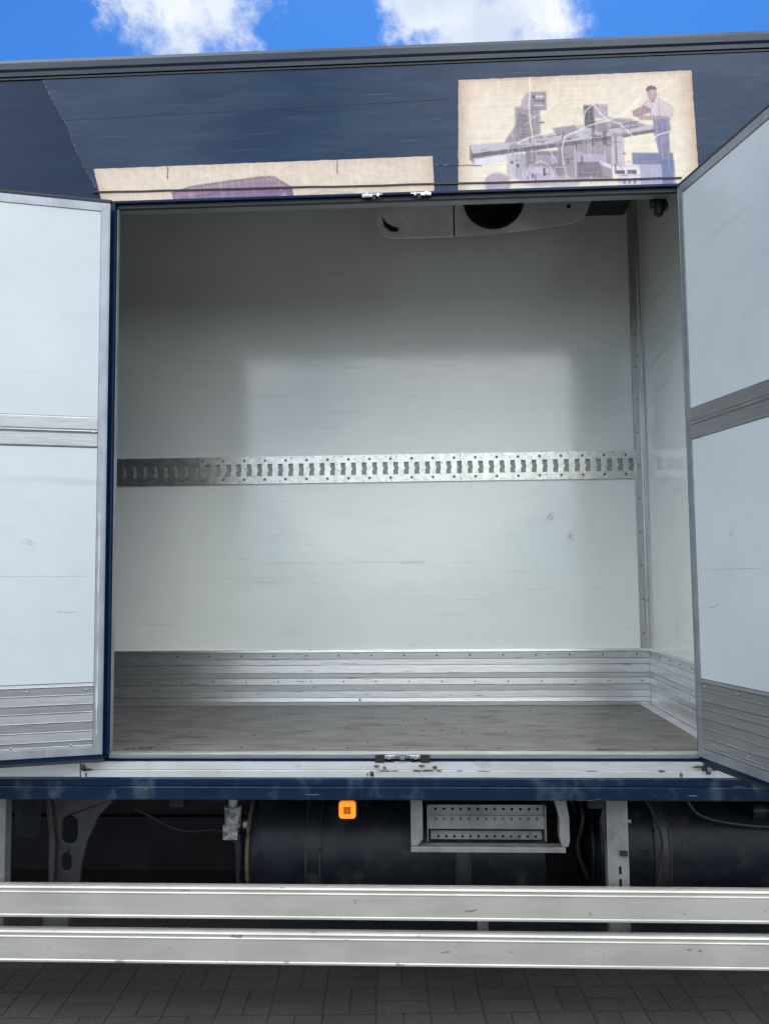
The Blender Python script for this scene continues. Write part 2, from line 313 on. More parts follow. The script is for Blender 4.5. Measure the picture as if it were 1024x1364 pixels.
# thick weathered film on the panel, cut on a curve at the left
crv = [(-1.556, 3.782), (-1.53, 3.725), (-1.49, 3.65), (-1.448, 3.572), (-1.41, 3.475), (-1.383, 3.411), (-1.34, 3.34), (-1.303, 3.275), (-1.296, 3.2535)]
crv2 = []
for i in range(len(crv)-1):
    for k in range(6):
        t = k/6; x = crv[i][0]*(1-t)+crv[i+1][0]*t; z = crv[i][1]*(1-t)+crv[i+1][1]*t
        crv2.append((x+random.uniform(-.0025, .0025), z))
crv2.append(crv[-1])
fm = MB(); fm.prism(crv2+[(X1-0.01, 3.2535), (X1-0.01, 3.782)], -0.0022, -0.0006)
fm.build('vinyl_film', 'film', panel, label='weathered blue film with a curved left edge')
ed = MB()
for i in range(len(crv2)-1):
    (a, b), (c, d) = crv2[i], crv2[i+1]
    w = 0.0009+0.0016*(random.random() < .3)
    ed.add([(a, -0.0036, b), (c, -0.0036, d), (c+w, -0.0036, d), (a+w, -0.0036, b), (a, -0.0008, b), (c, -0.0008, d), (c+w, -0.0008, d), (a+w, -0.0008, b)],
           [(0, 1, 2, 3), (4, 7, 6, 5), (0, 4, 5, 1), (2, 6, 7, 3), (1, 5, 6, 2), (0, 3, 7, 4)])
ed.build('film_edge', 'edge', panel, label='frayed dark edge of the peeling film')

# ---- printed pictures (vertex painted, faded and crazed)
def inpoly(x, y, P):
    c = False; j = len(P)-1
    for i in range(len(P)):
        if (P[i][1] > y) != (P[j][1] > y) and x < (P[j][0]-P[i][0])*(y-P[i][1])/(P[j][1]-P[i][1])+P[i][0]: c = not c
        j = i
    return c
def dseg(x, y, a, b):
    dx, dy = b[0]-a[0], b[1]-a[1]; L = dx*dx+dy*dy
    t = max(0, min(1, ((x-a[0])*dx+(y-a[1])*dy)/L)) if L else 0
    return math.hypot(x-a[0]-t*dx, y-a[1]-t*dy)
def lin(c): return tuple(((v/255+0.055)/1.055)**2.4 if v > 10 else v/255/12.92 for v in c)
def sdf(x, y, P):
    d = min(dseg(x, y, P[i-1], P[i]) for i in range(len(P)))
    return -d if inpoly(x, y, P) else d
def ell(cx, cy, rx, ry, k=14, a=0): return [(cx+rx*math.cos(2*math.pi*i/k), cy+ry*math.sin(2*math.pi*i/k)) for i in range(k)]
def rc(x0, y0, x1, y1): return [(x0, y0), (x1, y0), (x1, y1), (x0, y1)]
def paint(quad, nx, ny, maps, base, shapes, cracks, name, label):
    """quad: world corners TL,TR,BR,BL; maps u,v -> drawing coordinates"""
    shapes = [(P, c, s*.62, al) for P, c, s, al in shapes]
    TL, TR, BR, BL = [Vector((q[0], -0.0042, q[1])) for q in quad]
    vs, fs, cs = [], [], []
    boxes = []
    for P, c, s, al in shapes:
        xs = [p[0] for p in P]; ys = [p[1] for p in P]; boxes.append((min(xs)-s, max(xs)+s, min(ys)-s, max(ys)+s))
    for j in range(ny+1):
        for i in range(nx+1):
            u, v = i/nx, j/ny
            if i in (0, nx): vv = 0
            jx = 0.0022*noise.noise(Vector((0, v*14, 3))) if i in (0, nx) else 0
            jz = 0.0022*noise.noise(Vector((u*30, 0, 5))) if j in (0,) else 0
            vs.append((TL*(1-u)+TR*u)*(1-v)+(BL*(1-u)+BR*u)*v+Vector((jx, 0, jz)))
            x, y = maps(u, v); c = base(u, v, x, y)
            for (P, col, s, al), bx in zip(shapes, boxes):
                if bx[0] < x < bx[1] and bx[2] < y < bx[3]:
                    w = al*max(0.0, min(1.0, 0.5-sdf(x, y, P)/(2*s)+0.0))
                    if s < 5.5 and w > 0:
                        e_ = abs(sdf(x, y, P)); col = tuple(k*(1-.28*max(0, 1-e_/3.2)) for k in col)
                    if w > 0: c = tuple(c[k]*(1-w)+col[k]*w for k in range(3))
            for ln, w0, al in cracks:
                for q in range(len(ln)-1):
                    if min(ln[q][0], ln[q+1][0])-w0*2 < x < max(ln[q][0], ln[q+1][0])+w0*2:
                        d = dseg(x, y, ln[q], ln[q+1])
                        if d < w0:
                            w = al*(1-d/w0); c = tuple(c[k]*(1-w)+(232, 224, 212)[k]*w for k in range(3))
            q_ = 1+.04*noise.noise(Vector((x*.09, y*.16, 4)))+.04*noise.noise(Vector((x*.35, y*.5, 8)))+.05*noise.noise(Vector((x*.03, y*.03, 2)))
            cs.append(lin(tuple(min(255, k*q_) for k in c)))
    for j in range(ny):
        for i in range(nx):
            a = j*(nx+1)+i; fs.append((a, a+nx+1, a+nx+2, a+1))
    me = bpy.data.meshes.new(name); me.from_pydata([tuple(v) for v in vs], [], fs); me.materials.append(MT['print'])
    at = me.color_attributes.new('Col', 'FLOAT_COLOR', 'POINT')
    at.data.foreach_set('color', [k for c in cs for k in (*c, 1.0)])
    o = bpy.data.objects.new(name, me); COL.objects.link(o); o.parent = panel; o['label'] = label
    so = o.modifiers.new('solid', 'SOLIDIFY'); so.thickness = 0.0014; so.offset = -1
    return o
def nz_(x, y, s): return noise.noise(Vector((x*s, y*s, 1.3)))
def base_big(u, v, x, y):
    e = max(0, 1-min(u, 1-u, v*0.9+0.02)/0.10)**2
    k = 0.5+0.5*nz_(u*3, v*3, 1.0)
    a = (222, 210, 190); b = (202, 174, 152); t = (150, 112, 90)
    m = min(1, max(0, 1.1-v*1.9))*0.75*k*1.3
    c = tuple(a[i]*(1-m)+b[i]*m for i in range(3))
    st = 7*noise.noise(Vector((u*3, v*70, 9)))
    return tuple(c[i]*(1-.55*e)+t[i]*.55*e+st for i in range(3))
def mp_big(u, v): return (32+945*u, 78-36*u+v*447)
PU, PD, PL, PBL, PDD = (126, 112, 124), (92, 80, 98), (176, 166, 176), (84, 94, 138), (54, 46, 60)
shapes = [
    (rc(262, 190, 362, 330), PU, 9, .85), ([(290, 160), (312, 132), (335, 128), (335, 200), (285, 205)], (160, 140, 158), 8, .8), (rc(272, 215, 310, 310), PD, 8, .5),
    (rc(330, 128, 388, 200), PU, 7, .9), (rc(338, 140, 380, 152), (210, 198, 208), 3, .8), (rc(338, 160, 380, 168), (90, 78, 98), 3, .8), (rc(338, 178, 380, 186), (210, 198, 208), 3, .8),
    (rc(332, 141, 345, 156), PDD, 3, .8),
    ([(218, 330), (262, 265), (292, 268), (296, 345)], (128, 112, 130), 7, .85),
    ([(78, 345), (240, 330), (420, 290), (640, 232), (790, 262), (880, 262), (880, 285), (700, 300), (300, 360), (92, 395)], PL, 8, .9),
    ([(88, 378), (300, 350), (560, 318), (870, 268), (872, 280), (560, 334), (300, 368), (92, 396)], PDD, 4, .75),
    ([(78, 345), (96, 395), (96, 420), (78, 400)], PDD, 4, .6),
    ([(92, 398), (230, 378), (232, 405), (96, 425)], (205, 200, 220), 8, .7),
    (rc(228, 382, 262, 478), PL, 6, .9), (rc(262, 378, 302, 478), PBL, 6, .5), (ell(246, 412, 6, 7), PDD, 3, .8), (ell(270, 425, 6, 8), PDD, 3, .8),
    (rc(302, 365, 450, 475), PD, 8, .8), (rc(340, 380, 430, 420), (158, 142, 162), 6, .8), ([(430, 350), (640, 318), (640, 480), (430, 480)], PU, 7, .85),
    (rc(505, 375, 620, 410), (168, 160, 182), 7, .8), (rc(505, 412, 600, 466), PD, 6, .75), (rc(492, 350, 503, 478), PL, 3, .9),
    ([(590, 398), (640, 420), (642, 440), (596, 420)], (215, 208, 220), 4, .8),
    (rc(640, 300, 690, 425), PL, 8, .9), (rc(655, 300, 664, 420), PU, 3, .8),
    (rc(538, 182, 580, 272), PDD, 7, .85), (rc(575, 178, 634, 232), (150, 134, 152), 6, .85), (rc(566, 245, 580, 345), PDD, 4, .7), (rc(585, 250, 632, 290), PD, 8, .6), (rc(610, 285, 625, 340), PDD, 5, .6),
    ([(410, 275), (500, 262), (515, 282), (430, 304)], PU, 6, .8), ([(640, 232), (720, 236), (780, 262), (700, 282), (640, 262)], PU, 9, .7),
    (ell(350, 468, 80, 44), (178, 160, 182), 10, .9), (ell(187, 500, 52, 46), (158, 138, 158), 8, .85), (ell(450, 495, 60, 30), PL, 9, .8), (ell(350, 445, 40, 14), (198, 184, 200), 8, .6),
    (rc(655, 425, 752, 460), (212, 202, 212), 4, .95), (rc(665, 460, 752, 502), (200, 190, 206), 5, .9), (rc(658, 442, 690, 456), PDD, 3, .85), (rc(700, 440, 736, 456), PDD, 3, .8),
    (rc(752, 420, 882, 500), (150, 146, 178), 7, .9), (rc(722, 372, 882, 418), PBL, 5, .9), (rc(836, 400, 884, 500), PBL, 6, .85),
    ([(812, 232), (878, 228), (872, 300), (870, 375), (828, 372), (815, 300)], (112, 104, 142), 6, .95),
    ([(772, 182), (800, 156), (838, 152), (872, 172), (897, 196), (888, 222), (872, 238), (812, 240), (800, 215)], (196, 178, 182), 6, .95),
    ([(732, 205), (778, 182), (806, 196), (800, 212), (760, 226), (736, 226)], (146, 112, 122), 5, .9), ([(748, 222), (870, 226), (872, 240), (760, 240)], (150, 118, 128), 5, .8),
    (rc(804, 128, 806, 131), PDD, 1.5, .6), (rc(817, 128, 821, 131), PDD, 1.5, .6), (rc(808, 145, 819, 147), (120, 84, 90), 1.5, .7), (rc(806, 156, 824, 170), (160, 126, 130), 4, .9), (ell(814, 136, 19, 24), (166, 132, 134), 5, .95), ([(790, 122), (796, 108), (812, 102), (830, 108), (834, 122), (826, 118), (806, 118), (796, 128)], (70, 56, 74), 3, .9),
    (rc(804, 200, 808, 232), (160, 140, 150), 3, .5), (rc(838, 165, 842, 225), (172, 156, 164), 3, .6)]
for q in range(3): shapes.append((rc(682+20*q, 476, 692+20*q, 496), PU, 2, .8))
for q in range(90):
    x = random.uniform(232, 740); y = random.uniform(285+.0*x, 470); w = random.choice([random.uniform(3, 9), random.uniform(10, 40)]); h = random.uniform(2, 6) if w > 9 else random.uniform(8, 40)
    if 480 < x < 720 and y < 300 or x > 700 and y < 430: continue
    shapes.append((rc(x, y, x+w, y+h), random.choice([PU, PL, PD, (206, 196, 208), PDD, (140, 132, 158)]), 2.0, random.uniform(.35, .85)))
for q in range(60):
    x = random.uniform(100, 700); y0 = 372-.17*(x-100); y = y0+random.uniform(-18, 26); L_ = random.uniform(12, 70)
    shapes.append(([(x, y), (x+L_, y-.17*L_), (x+L_, y-.17*L_+random.uniform(2, 4)), (x, y+3)], random.choice([PDD, PD, (214, 206, 214), (150, 140, 156)]), 1.8, random.uniform(.35, .8)))
for q in range(9):
    x = 225+8*q; shapes.append(([(x, 332-6*q), (x+2.5, 332-6*q), (x+30, 272), (x+27, 272)], (190, 176, 190), 1.6, .6))
for q in range(14):
    x = 280+random.uniform(0, 80); y = random.uniform(215, 325); shapes.append((rc(x, y, x+random.uniform(4, 22), y+random.uniform(2, 7)), random.choice([PDD, (176, 162, 178), (96, 84, 104)]), 1.6, .6))
cr = [([(322, 60), (326, 110), (318, 180), (322, 250), (332, 305)], 4, .95), ([(272, 335), (300, 318), (360, 300), (410, 290)], 4, .9), ([(450, 420), (446, 360), (458, 310), (500, 290), (560, 262), (635, 242), (700, 215), (750, 170), (770, 140)], 4, .9),
      ([(577, 178), (545, 205), (533, 245), (538, 265)], 4, .8), ([(577, 178), (605, 215), (635, 242), (680, 255), (712, 290), (740, 318)], 4, .8), ([(250, 205), (250, 330)], 3, .4), ([(330, 80), (105, 90)], 3, .3),
      ([(800, 320), (830, 300), (880, 285), (920, 275)], 4, .9), ([(835, 150), (815, 200), (808, 235)], 3, .6), ([(430, 60), (440, 110), (430, 160), (400, 200), (345, 225), (300, 260)], 3, .55), ([(500, 70), (512, 140), (500, 190), (525, 235)], 3, .4),
      ([(105, 75), (108, 140)], 3, .5), ([(620, 60), (600, 110), (577, 178)], 3, .5), ([(760, 55), (752, 110), (700, 140)], 3, .4), ([(870, 52), (885, 80), (870, 110), (832, 125)], 3, .5), ([(700, 60), (640, 100), (625, 140)], 3, .35),
      ([(300, 470), (320, 425), (360, 405), (400, 430), (412, 470)], 3, .6), ([(405, 470), (420, 430), (455, 430), (462, 470)], 3, .6), ([(60, 330), (75, 250), (130, 180), (190, 150), (250, 140)], 3, .35), ([(380, 330), (400, 370), (425, 410)], 3, .5)]
for q in range(30):
    x, y = random.uniform(60, 960), random.uniform(60, 470); a = random.uniform(0, 6.3); ln = [(x, y)]
    for k in range(4):
        a += random.uniform(-.6, .6); x += 22*math.cos(a); y += 22*math.sin(a); ln.append((x, y))
    cr.append((ln, 2.6, random.uniform(.15, .4)))
for q in range(20):
    x = 50+q*48+random.uniform(-9, 9); cr.append(([(x, 40), (x+random.uniform(-3, 3), random.uniform(80, 200))], 2.4, .28))
paint([(0.152, 3.712), (1.074, 3.716), (1.088, 3.2545), (0.144, 3.2545)], 380, 190, mp_big, base_big, shapes, cr,
      'printed_picture', 'faded cream print of a worker standing at a long machine')
def base_str(u, v, x, y):
    e = max(0, 1-min(u*9, (1-u)*9, v*1.2+0.1)/0.5)**2
    c = (208, 190, 172) if v < 2 else (0, 0, 0); t = (172, 142, 118); st = 6*noise.noise(Vector((u*60, v*6, 2)))
    return tuple(c[i]*(1-.5*e)+t[i]*.5*e+st for i in range(3))
def mp_str(u, v): return (125+454*u, 224-16*u+v*42)
ss = [([(224, 254), (250, 246), (300, 239), (352, 233), (366, 233), (388, 246), (389, 275), (224, 275)], (136, 106, 132), 1.2, .95),
      ([(230, 262), (300, 250), (375, 246), (388, 250), (388, 275), (230, 275)], (112, 84, 124), 2.4, .8), ([(362, 262), (378, 252), (382, 258), (372, 268)], (196, 176, 196), 1.5, .7),
      ([(236, 250), (345, 236), (348, 239), (250, 254)], (176, 146, 168), 1.5, .5), (ell(431, 262, 5, 4), (130, 104, 110), 1.5, .7), ([(400, 258), (430, 250), (470, 252), (470, 256), (420, 262)], (190, 168, 160), 2, .5)]
cs_ = [([(447, 214), (446, 228)], 1.0, .0)]
for q in range(38):
    x = 130+q*11.6+random.uniform(-2, 2); cs_.append(([(x, 208), (x+random.uniform(-1, 1), random.uniform(225, 262))], 0.9, .35))
for q in range(8):
    x = random.uniform(135, 560); cs_.append(([(x, 222), (x+9, 228), (x+22, 230), (x+34, 238)], 1.0, .35))
paint([(-1.335, 3.392), (0.044, 3.399), (0.050, 3.2545), (-1.300, 3.2545)], 420, 44, mp_str, base_str, ss, cs_,
      'printed_picture', 'long faded cream print strip with a purple shape')
for x, a in ((-1.03, 0), (-0.34, 0)):
    cc = MB()
    for k in range(5):
        z = 3.394-0.011*k; cc.box(x+.002*math.sin(k*2+x), x+.0022+.002*math.sin(k*2+x), -0.0062, -0.0052, z-.0125, z)
    cc.build('print_crack', 'rust', panel)
# grooves that run the length of the panel
gr = MB()
def strip_line(mb, x0, z0, x1, z1, w, y0, y1, k=24, jit=0.0012):
    pts = [(x0+(x1-x0)*i/k, z0+(z1-z0)*i/k+random.uniform(-jit, jit)) for i in range(k+1)]
    for (a, b), (c, d) in zip(pts, pts[1:]):
        mb.add([(a, y0, b), (c, y0, d), (c, y0, d+w), (a, y0, b+w), (a, y1, b), (c, y1, d), (c, y1, d+w), (a, y1, b+w)], [(0, 1, 2, 3), (4, 7, 6, 5), (0, 4, 5, 1), (2, 6, 7, 3), (0, 3, 7, 4), (1, 5, 6, 2)])
strip_line(gr, -1.333, 3.290, 1.02, 3.272, 0.006, -0.0085, -0.001)
gr.build('panel_seam', 'rubber', panel); gr = MB()
strip_line(gr, -1.478, 3.604, 0.12, 3.634, 0.0016, -0.0032, -0.001, jit=.001)
gr.build('panel_seam', 'rubber', panel)
tr_ = MB(); strip_line(tr_, 0.055, 3.362, 0.24, 3.352, 0.002, -0.0064, -0.0056, k=8, jit=.003); tr_.build('scratch', 'edge', panel)

# door surround: lip, gaskets, jambs
sf = MB()
sf.box(XL, XR, -0.012, 0.0, ZT-0.012, ZT-0.001); sf.build('lintel_lip', 'navy', truck, bevel=0.002)
k1 = MB(); k1.box(XL+.002, XR-.002, 0.003, 0.022, ZT-0.028, ZT-0.012); k1.build('lintel_gasket', 'rubber', truck)
k2 = MB(); k2.box(XL+.002, XR-.002, 0.024, 0.075, ZT-0.024, ZT-0.002); k2.build('lintel_frame', 'frame', truck, bevel=0.002)
k3 = MB(); k3.box(XL+.001, XR-.001, 0.077, 0.10, ZT-0.006, ZT+0.10); k3.build('ceiling_edge', 'evap', truck)
for s, xa in ((1, XL), (-1, XR)):
    j = MB(); j.box(min(xa-.030*s, xa-.002*s), max(xa-.030*s, xa-.002*s), -0.014, -0.001, 1.034, ZT-0.002); j.build('door_jamb', 'navy', truck, bevel=0.002)
    if s < 0: continue
    j = MB(); j.box(min(xa, xa+.004*s), max(xa, xa+.004*s), 0.004, 0.030, 1.055, ZT-0.03); j.build('jamb_lining', 'frame', truck, bevel=0.0015)

# threshold
th = MB(); th.prism([(-0.004, 1.034), (-0.006, 1.048), (0.000, 1.0525), (0.027, 1.0535), (0.027, 1.034)], XL+.002, XR-.002, axis='x'); th.build('threshold', 'alu', truck)
tn = MB(); tn.prism([(-0.008, 1.0225), (-0.011, 1.026), (-0.006, 1.0295), (-0.012, 1.033), (-0.002, 1.0335), (-0.002, 1.0225)], XL-.03, XR+.03, axis='x'); tn.build('threshold_gasket', 'navy', truck)
ts = MB()
ts.prism([(-0.001, 0.9945), (-0.022, 0.9945), (-0.024, 1.0195), (-0.010, 1.0218), (-0.001, 1.0218)], -1.336, 1.32, axis='x'); sill_ = ts.build('sill_strip', 'sill', truck)
ts = MB(); ts.prism([(-0.001, 0.9665), (-0.026, 0.9665), (-0.028, 0.991), (-0.024, 0.9925), (-0.001, 0.9925)], -1.336, 1.32, axis='x')
ts.build('sill_strip', 'sill', truck)
for xa, xb in ((X0, -1.341), (1.325, X1)):
    t2 = MB(); t2.box(xa, xb, -0.028, -0.001, 0.9665, 1.024); t2.build('sill_cover', 'sill', truck, bevel=0.002)
gm = MB()
def splat(mb, cx, cz, y, rx, rz, k=9):
    ps = [(cx+rx*(0.6+0.5*random.random())*math.cos(2*math.pi*i/k), cz+rz*(0.6+0.5*random.random())*math.sin(2*math.pi*i/k)) for i in range(k)]
    mb.prism(ps, y-0.0012, y-0.0002)
for cx, cz, rx, rz in ((-.20, 1.008, .012, .006), (-.17, 1.002, .006, .008), (-.03, 1.010, .014, .005), (-.215, .975, .006, .008), (-.235, .978, .003, .010), (-.13, .9905, .02, .0025), (.2, .9905, .03, .002), (.6, .9905, .025, .002), (1.03, .985, .014, .008), (1.06, 1.0, .018, .008), (1.10, .99, .012, .006), (-1.326, 1.000, .012, .014), (-1.31, 0.994, .02, .006), (-0.045, 0.9905, .022, .004), (-0.005, 0.992, .030, .005), (0.02, 1.004, .012, .007), (-0.165, 0.9905, .03, .003), (-0.22, 0.981, .010, .013), (0.11, 0.9905, .018, .002), (0.86, 0.9900, .015, .004), (0.99, 1.006, .02, .006), (0.93, 0.978, .007, .010), (-1.315, 0.975, .004, .012), (0.035, 0.9905, .012, .003)):
    splat(gm, cx, cz, -0.027, rx, rz)
merge(gm, sill_, 'rust')
# navy beam
bmx = MB(); bmx.prism([(-0.032, 0.884), (-0.036, 0.889), (-0.036, 0.930), (-0.032, 0.934), (-0.035, 0.938), (-0.035, 0.961), (-0.030, 0.9655), (0.05, 0.9655), (0.05, 0.884)], X0, X1, axis='x')
bmx.build('sill_beam', 'beam', truck)

# latch keepers, upper and lower
def keeper(x, s, top):
    z = ZT-0.014 if top else 1.040; d = -1 if top else 1
    k = MB()
    if not top: x0_ = x; x = x+.040*s
    k.box(x-.006, x+.034*s if s > 0 else x+.006, -0.021, -0.013, z-.006, z+.006) if s > 0 else k.box(x-.034, x+.006, -0.021, -0.013, z-.006, z+.006)
    k.tube([(x+.058*s, -0.024, z+.004), (x+.058*s, -0.024, z-.008)], .0055, 8)
    k.box(min(x, x+.075*s), max(x, x+.075*s), -0.016, -0.0125, z+.003, z+.0075)
    k.tube([(x+.012*s, -0.028, z), (x+.012*s, -0.0135, z)], .008, 8)
    k.build('latch_keeper', 'chrome', truck, bevel=0.0008, label='bright steel keeper above the doorway' if top else 'scuffed steel keeper on the threshold')
    b = MB()
    if not top: x = x0_
    if top: b.prism([(x+.026*s, z-.001), (x+.052*s, z-.001), (x+.040*s, z-.022)], -0.0205, -0.0150)
    else:
        b.box(min(x, x+.034*s), max(x, x+.034*s), -0.026, -0.0125, z-.019, z+.008)
        b.prism([(x+.030*s, z-.022), (x+.072*s, z-.012), (x+.072*s, z-.022)], -0.0185, -0.0128)
    b.build('latch_bracket', 'black', truck)
for x, s in ((-0.232, 1), (0.030, -1)): keeper(x, s, True)
for x, s in ((-0.205, 1), (0.000, -1)): keeper(x, s, False)

# ---- cargo hold
fl = MB(); fl.box(X0+.06, XB, 0.0285, DB, 1.0, ZF); floor_ = fl.build('cargo_floor', 'floor', truck)
fg = MB()
for _ in range(46):   # grit and crumbs swept to the edges
    x, y = random.uniform(-1.2, 1.1), random.choice([random.uniform(1.15, 1.21), random.uniform(.07, .12), random.uniform(.1, 1.1)]); r = random.uniform(.002, .005)
    fg.box(x, x+r*1.6, y, y+r, ZF+.0005, ZF+r*.7)
for _ in range(26):
    x, y, r = -1.2+abs(random.gauss(0, .06)), .07+abs(random.gauss(0, .02)), random.uniform(.004, .010)
    fg.prism([(x+r*(.6+.5*random.random())*math.cos(a), y+r*.7*(.6+.5*random.random())*math.sin(a)) for a in [i*math.pi/3 for i in range(6)]], ZF+.0004, ZF+.002, axis='z')
merge(fg, floor_, 'rust')
wl = MB(); wl.box(X0+.06, XB+.05, DB, DB+.045, 1.0, ZS); wall = wl.build('far_wall', 'wall', truck)
bk = MB(); bk.box(XB, XB+.05, 0.0565, DB-.001, 1.0, ZS); bulk = bk.build('bulkhead', 'wall', truck)
ce = MB(); ce.box(X0+.06, XB-.001, 0.105, DB-.001, 3.745, ZS-.002); ce.build('ceiling', 'wall', truck)
rw = MB(); rw.box(X0, X0+.055, 0.0565, 2.5, 1.0, ZS); rw.build('end_wall', 'navy', truck)
fw_ = MB(); fw_.box(X1-.055, X1, 0.0565, 2.5, 1.0, ZS); fw_.build('end_wall', 'navy', truck)
ow = MB(); ow.box(X0+.056, X1-.056, 2.45, 2.5, 0.9, ZS); ow.build('opposite_side_panel', 'navy', truck)
sb = MB(); sb.box(X0+.06, X1-.06, 0.052, 2.448, 0.90, 0.985); sb.build('body_underside', 'chassis', truck)

def ridged(mb, a0, a1, zs, y, tf=None):
    """aluminium kick plate: tilted bands between grooves, along x, facing -y at depth y"""
    prof = [(y, zs[0])]
    for i in range(len(zs)-1):
        hi, lo = zs[i], zs[i+1]; t = (.0105, .0085, .0115, .0075, .010)[i % 5]; t2 = t+(.0012, -.0014, .0005, .0016, -.001)[i % 5]
        prof += [(y-t, hi-.0016), (y-t2, lo+.0018), (y-.004, lo+.0010)]
    prof += [(y-.004, zs[-1]), (y, zs[-1])]
    mb.prism(prof, a0, a1, axis='x')
KZ = [1.343, 1.327, 1.292, 1.262, 1.219, 1.194, 1.159, 1.128, 1.093, 1.070, 1.0515]
kp = MB(); ridged(kp, X0+.07, XB-.012, KZ, DB-.0005)
x = XB-.075
while x > -1.9:
    kp.dome(x, DB-.0105, 1.3115, .0052, .0035, mi=1); x -= .172
x = XB-.05
while x > -1.9:
    kp.dome(x, DB-.0100, 1.176, .0055, .004, mi=1); x -= .172
kp.dome(-0.36, DB-.010, 1.082, .006, .004, mi=1)
kp.build('kick_plate', ['alu', 'rivet'], wall, label='ribbed worn aluminium kick plate with rivets along the far wall')
# scuffs and dents on the far wall
su = MB()
def scratch(mb, x, z, L, ang, y, w=.0011, wob=.25, k=5, mk=None):
    a = R(ang); px, pz = x, z
    for i in range(k):
        a2 = a+random.uniform(-wob, wob); nx_, nz2_ = px+L/k*math.cos(a2), pz+L/k*math.sin(a2)
        dx, dz = -math.sin(a2)*w/2, math.cos(a2)*w/2; y0, y1 = y-.0006, y-.0001
        mb.add([(px-dx, y0, pz-dz), (nx_-dx, y0, nz2_-dz), (nx_+dx, y0, nz2_+dz), (px+dx, y0, pz+dz)], [(0, 1, 2, 3)])
        px, pz = nx_, nz2_
for _ in range(70):
    scratch(su, random.uniform(-1.6, 1.1), random.uniform(1.36, 3.3), random.choice([.01, .015, .03, .06, .12]), random.choice([0, 0, 3, -4, random.uniform(-90, 90)]), DB, w=random.uniform(.0007, .0016))
for x_, z_, L in ((-1.25, 1.72, .55), (-0.9, 1.80, .30), (-1.3, 2.78, .35), (.15, 1.60, .2)): scratch(su, x_, z_, L, 0.5, DB, w=.0009, wob=.02)
for cx, cz in ((0.648, 2.032), (0.748, 1.925)):
    for q in range(7): scratch(su, cx+random.uniform(-.015, .012), cz+random.uniform(-.012, .012), .02, random.uniform(-60, 60), DB, w=.0028, wob=.6)
merge(su, wall, 'scuff')

# lashing rail with slots
rz0, rz1 = 2.228, 2.374; zc = (rz0+rz1)/2
lr = MB(); pit = .0563; cw = pit*2; x = 1.108-cw; yf = DB-.014
xs = []
while x > -1.75:
    xs.append(x); x -= cw
for x in xs:
    holes = []
    for q in (0, 1):
        c = x+pit*(.5+q); h = .033; w = .0115
        holes.append([(c-w-.002, zc-h), (c+w, zc-h), (c+w, zc-.008), (c+w+.003, zc-.005), (c+w+.003, zc+.005), (c+w, zc+.008), (c+w, zc+h), (c-w-.002, zc+h), (c-w-.002, zc+.010), (c-w+.003, zc+.006), (c-w+.003, zc-.006), (c-w-.002, zc-.010)])
    holes += [circ(x+cw/2, zc+.051, .0075), circ(x+cw/2, zc-.051, .0075)]
    lr.plate([(x, rz0), (x+cw, rz0), (x+cw, rz1), (x, rz1)], holes, yf, yf+.0045)
    for dx in (.25, .82):
        for z in (rz0+.010, rz1-.009):
            if random.random() < .8: lr.dome(x+cw*dx+random.uniform(-.004, .004), yf-.0001, z, .0036, .002, seg=6)
lr.box(xs[-1], 1.108, yf+.0048, DB-.0002, rz0-.0012, rz0-.0001); lr.box(xs[-1], 1.108, yf+.0048, DB-.0002, rz1+.0001, rz1+.0012)
lro = lr.build('lashing_rail', 'zinc', wall, label='galvanised lashing rail with slotted holes across the far wall')
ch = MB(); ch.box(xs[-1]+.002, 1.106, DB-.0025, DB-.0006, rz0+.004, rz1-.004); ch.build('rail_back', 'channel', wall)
jn = MB(); jn.box(0.1815, 0.183, yf-.0012, yf-.0002, rz0, rz1); jn.build('rail_joint', 'black', wall)

# corner trim with rivets
ct = MB(); ct.prism([(XB-.052, DB-.001), (XB-.050, DB-.009), (XB-.016, DB-.011), (XB-.011, DB-.014), (XB-.006, DB-.018), (XB-.001, DB-.019), (XB-.001, DB-.001)], 1.343, 3.742, axis='z')
z = 1.42
while z < 3.7:
    ct.dome(XB-.034, DB-.0102, z, .005, .003, mi=1); z += .175
ct.build('corner_trim', ['alu_v', 'rivet'], truck)
# bulkhead kick plate: same ribs turned to face -x
tfb = lambda p: Vector((XB-(0-p.y) if False else XB+p.y, p.x, p.z))
kb = MB(tfb); ridged(kb, 0.075, DB-.018, KZ, -.0005)
y = 0.16
while y < 1.2:
    kb.dome(y, -.0105, 1.3115, .0052, .0035, mi=1); kb.dome(y+.05, -.010, 1.176, .0055, .004, mi=1); y += .172
kb.build('kick_plate', ['alu', 'rivet'], bulk, label='ribbed aluminium kick plate on the bulkhead')
fa = MB(); fa.prism([(XB-.062, ZF+.0005), (XB-.062, ZF+.004), (XB-.014, ZF+.006), (XB-.014, ZF+.0005)], 0.07, DB-.012, axis='y'); fa.build('floor_angle', 'alu', truck)
sb2 = MB(lambda p: Vector((XB+p.y, p.x, p.z)))
for _ in range(16): scratch(sb2, random.uniform(.15, 1.15), random.uniform(1.4, 3.0), random.choice([.015, .03, .05]), random.choice([0, 90, random.uniform(-90, 90)]), 0, w=.0014)
for yy in (.45, .75): scratch(sb2, yy, 1.44, .06, 88, 0, w=.005, k=4)
merge(sb2, bulk, 'scuff')

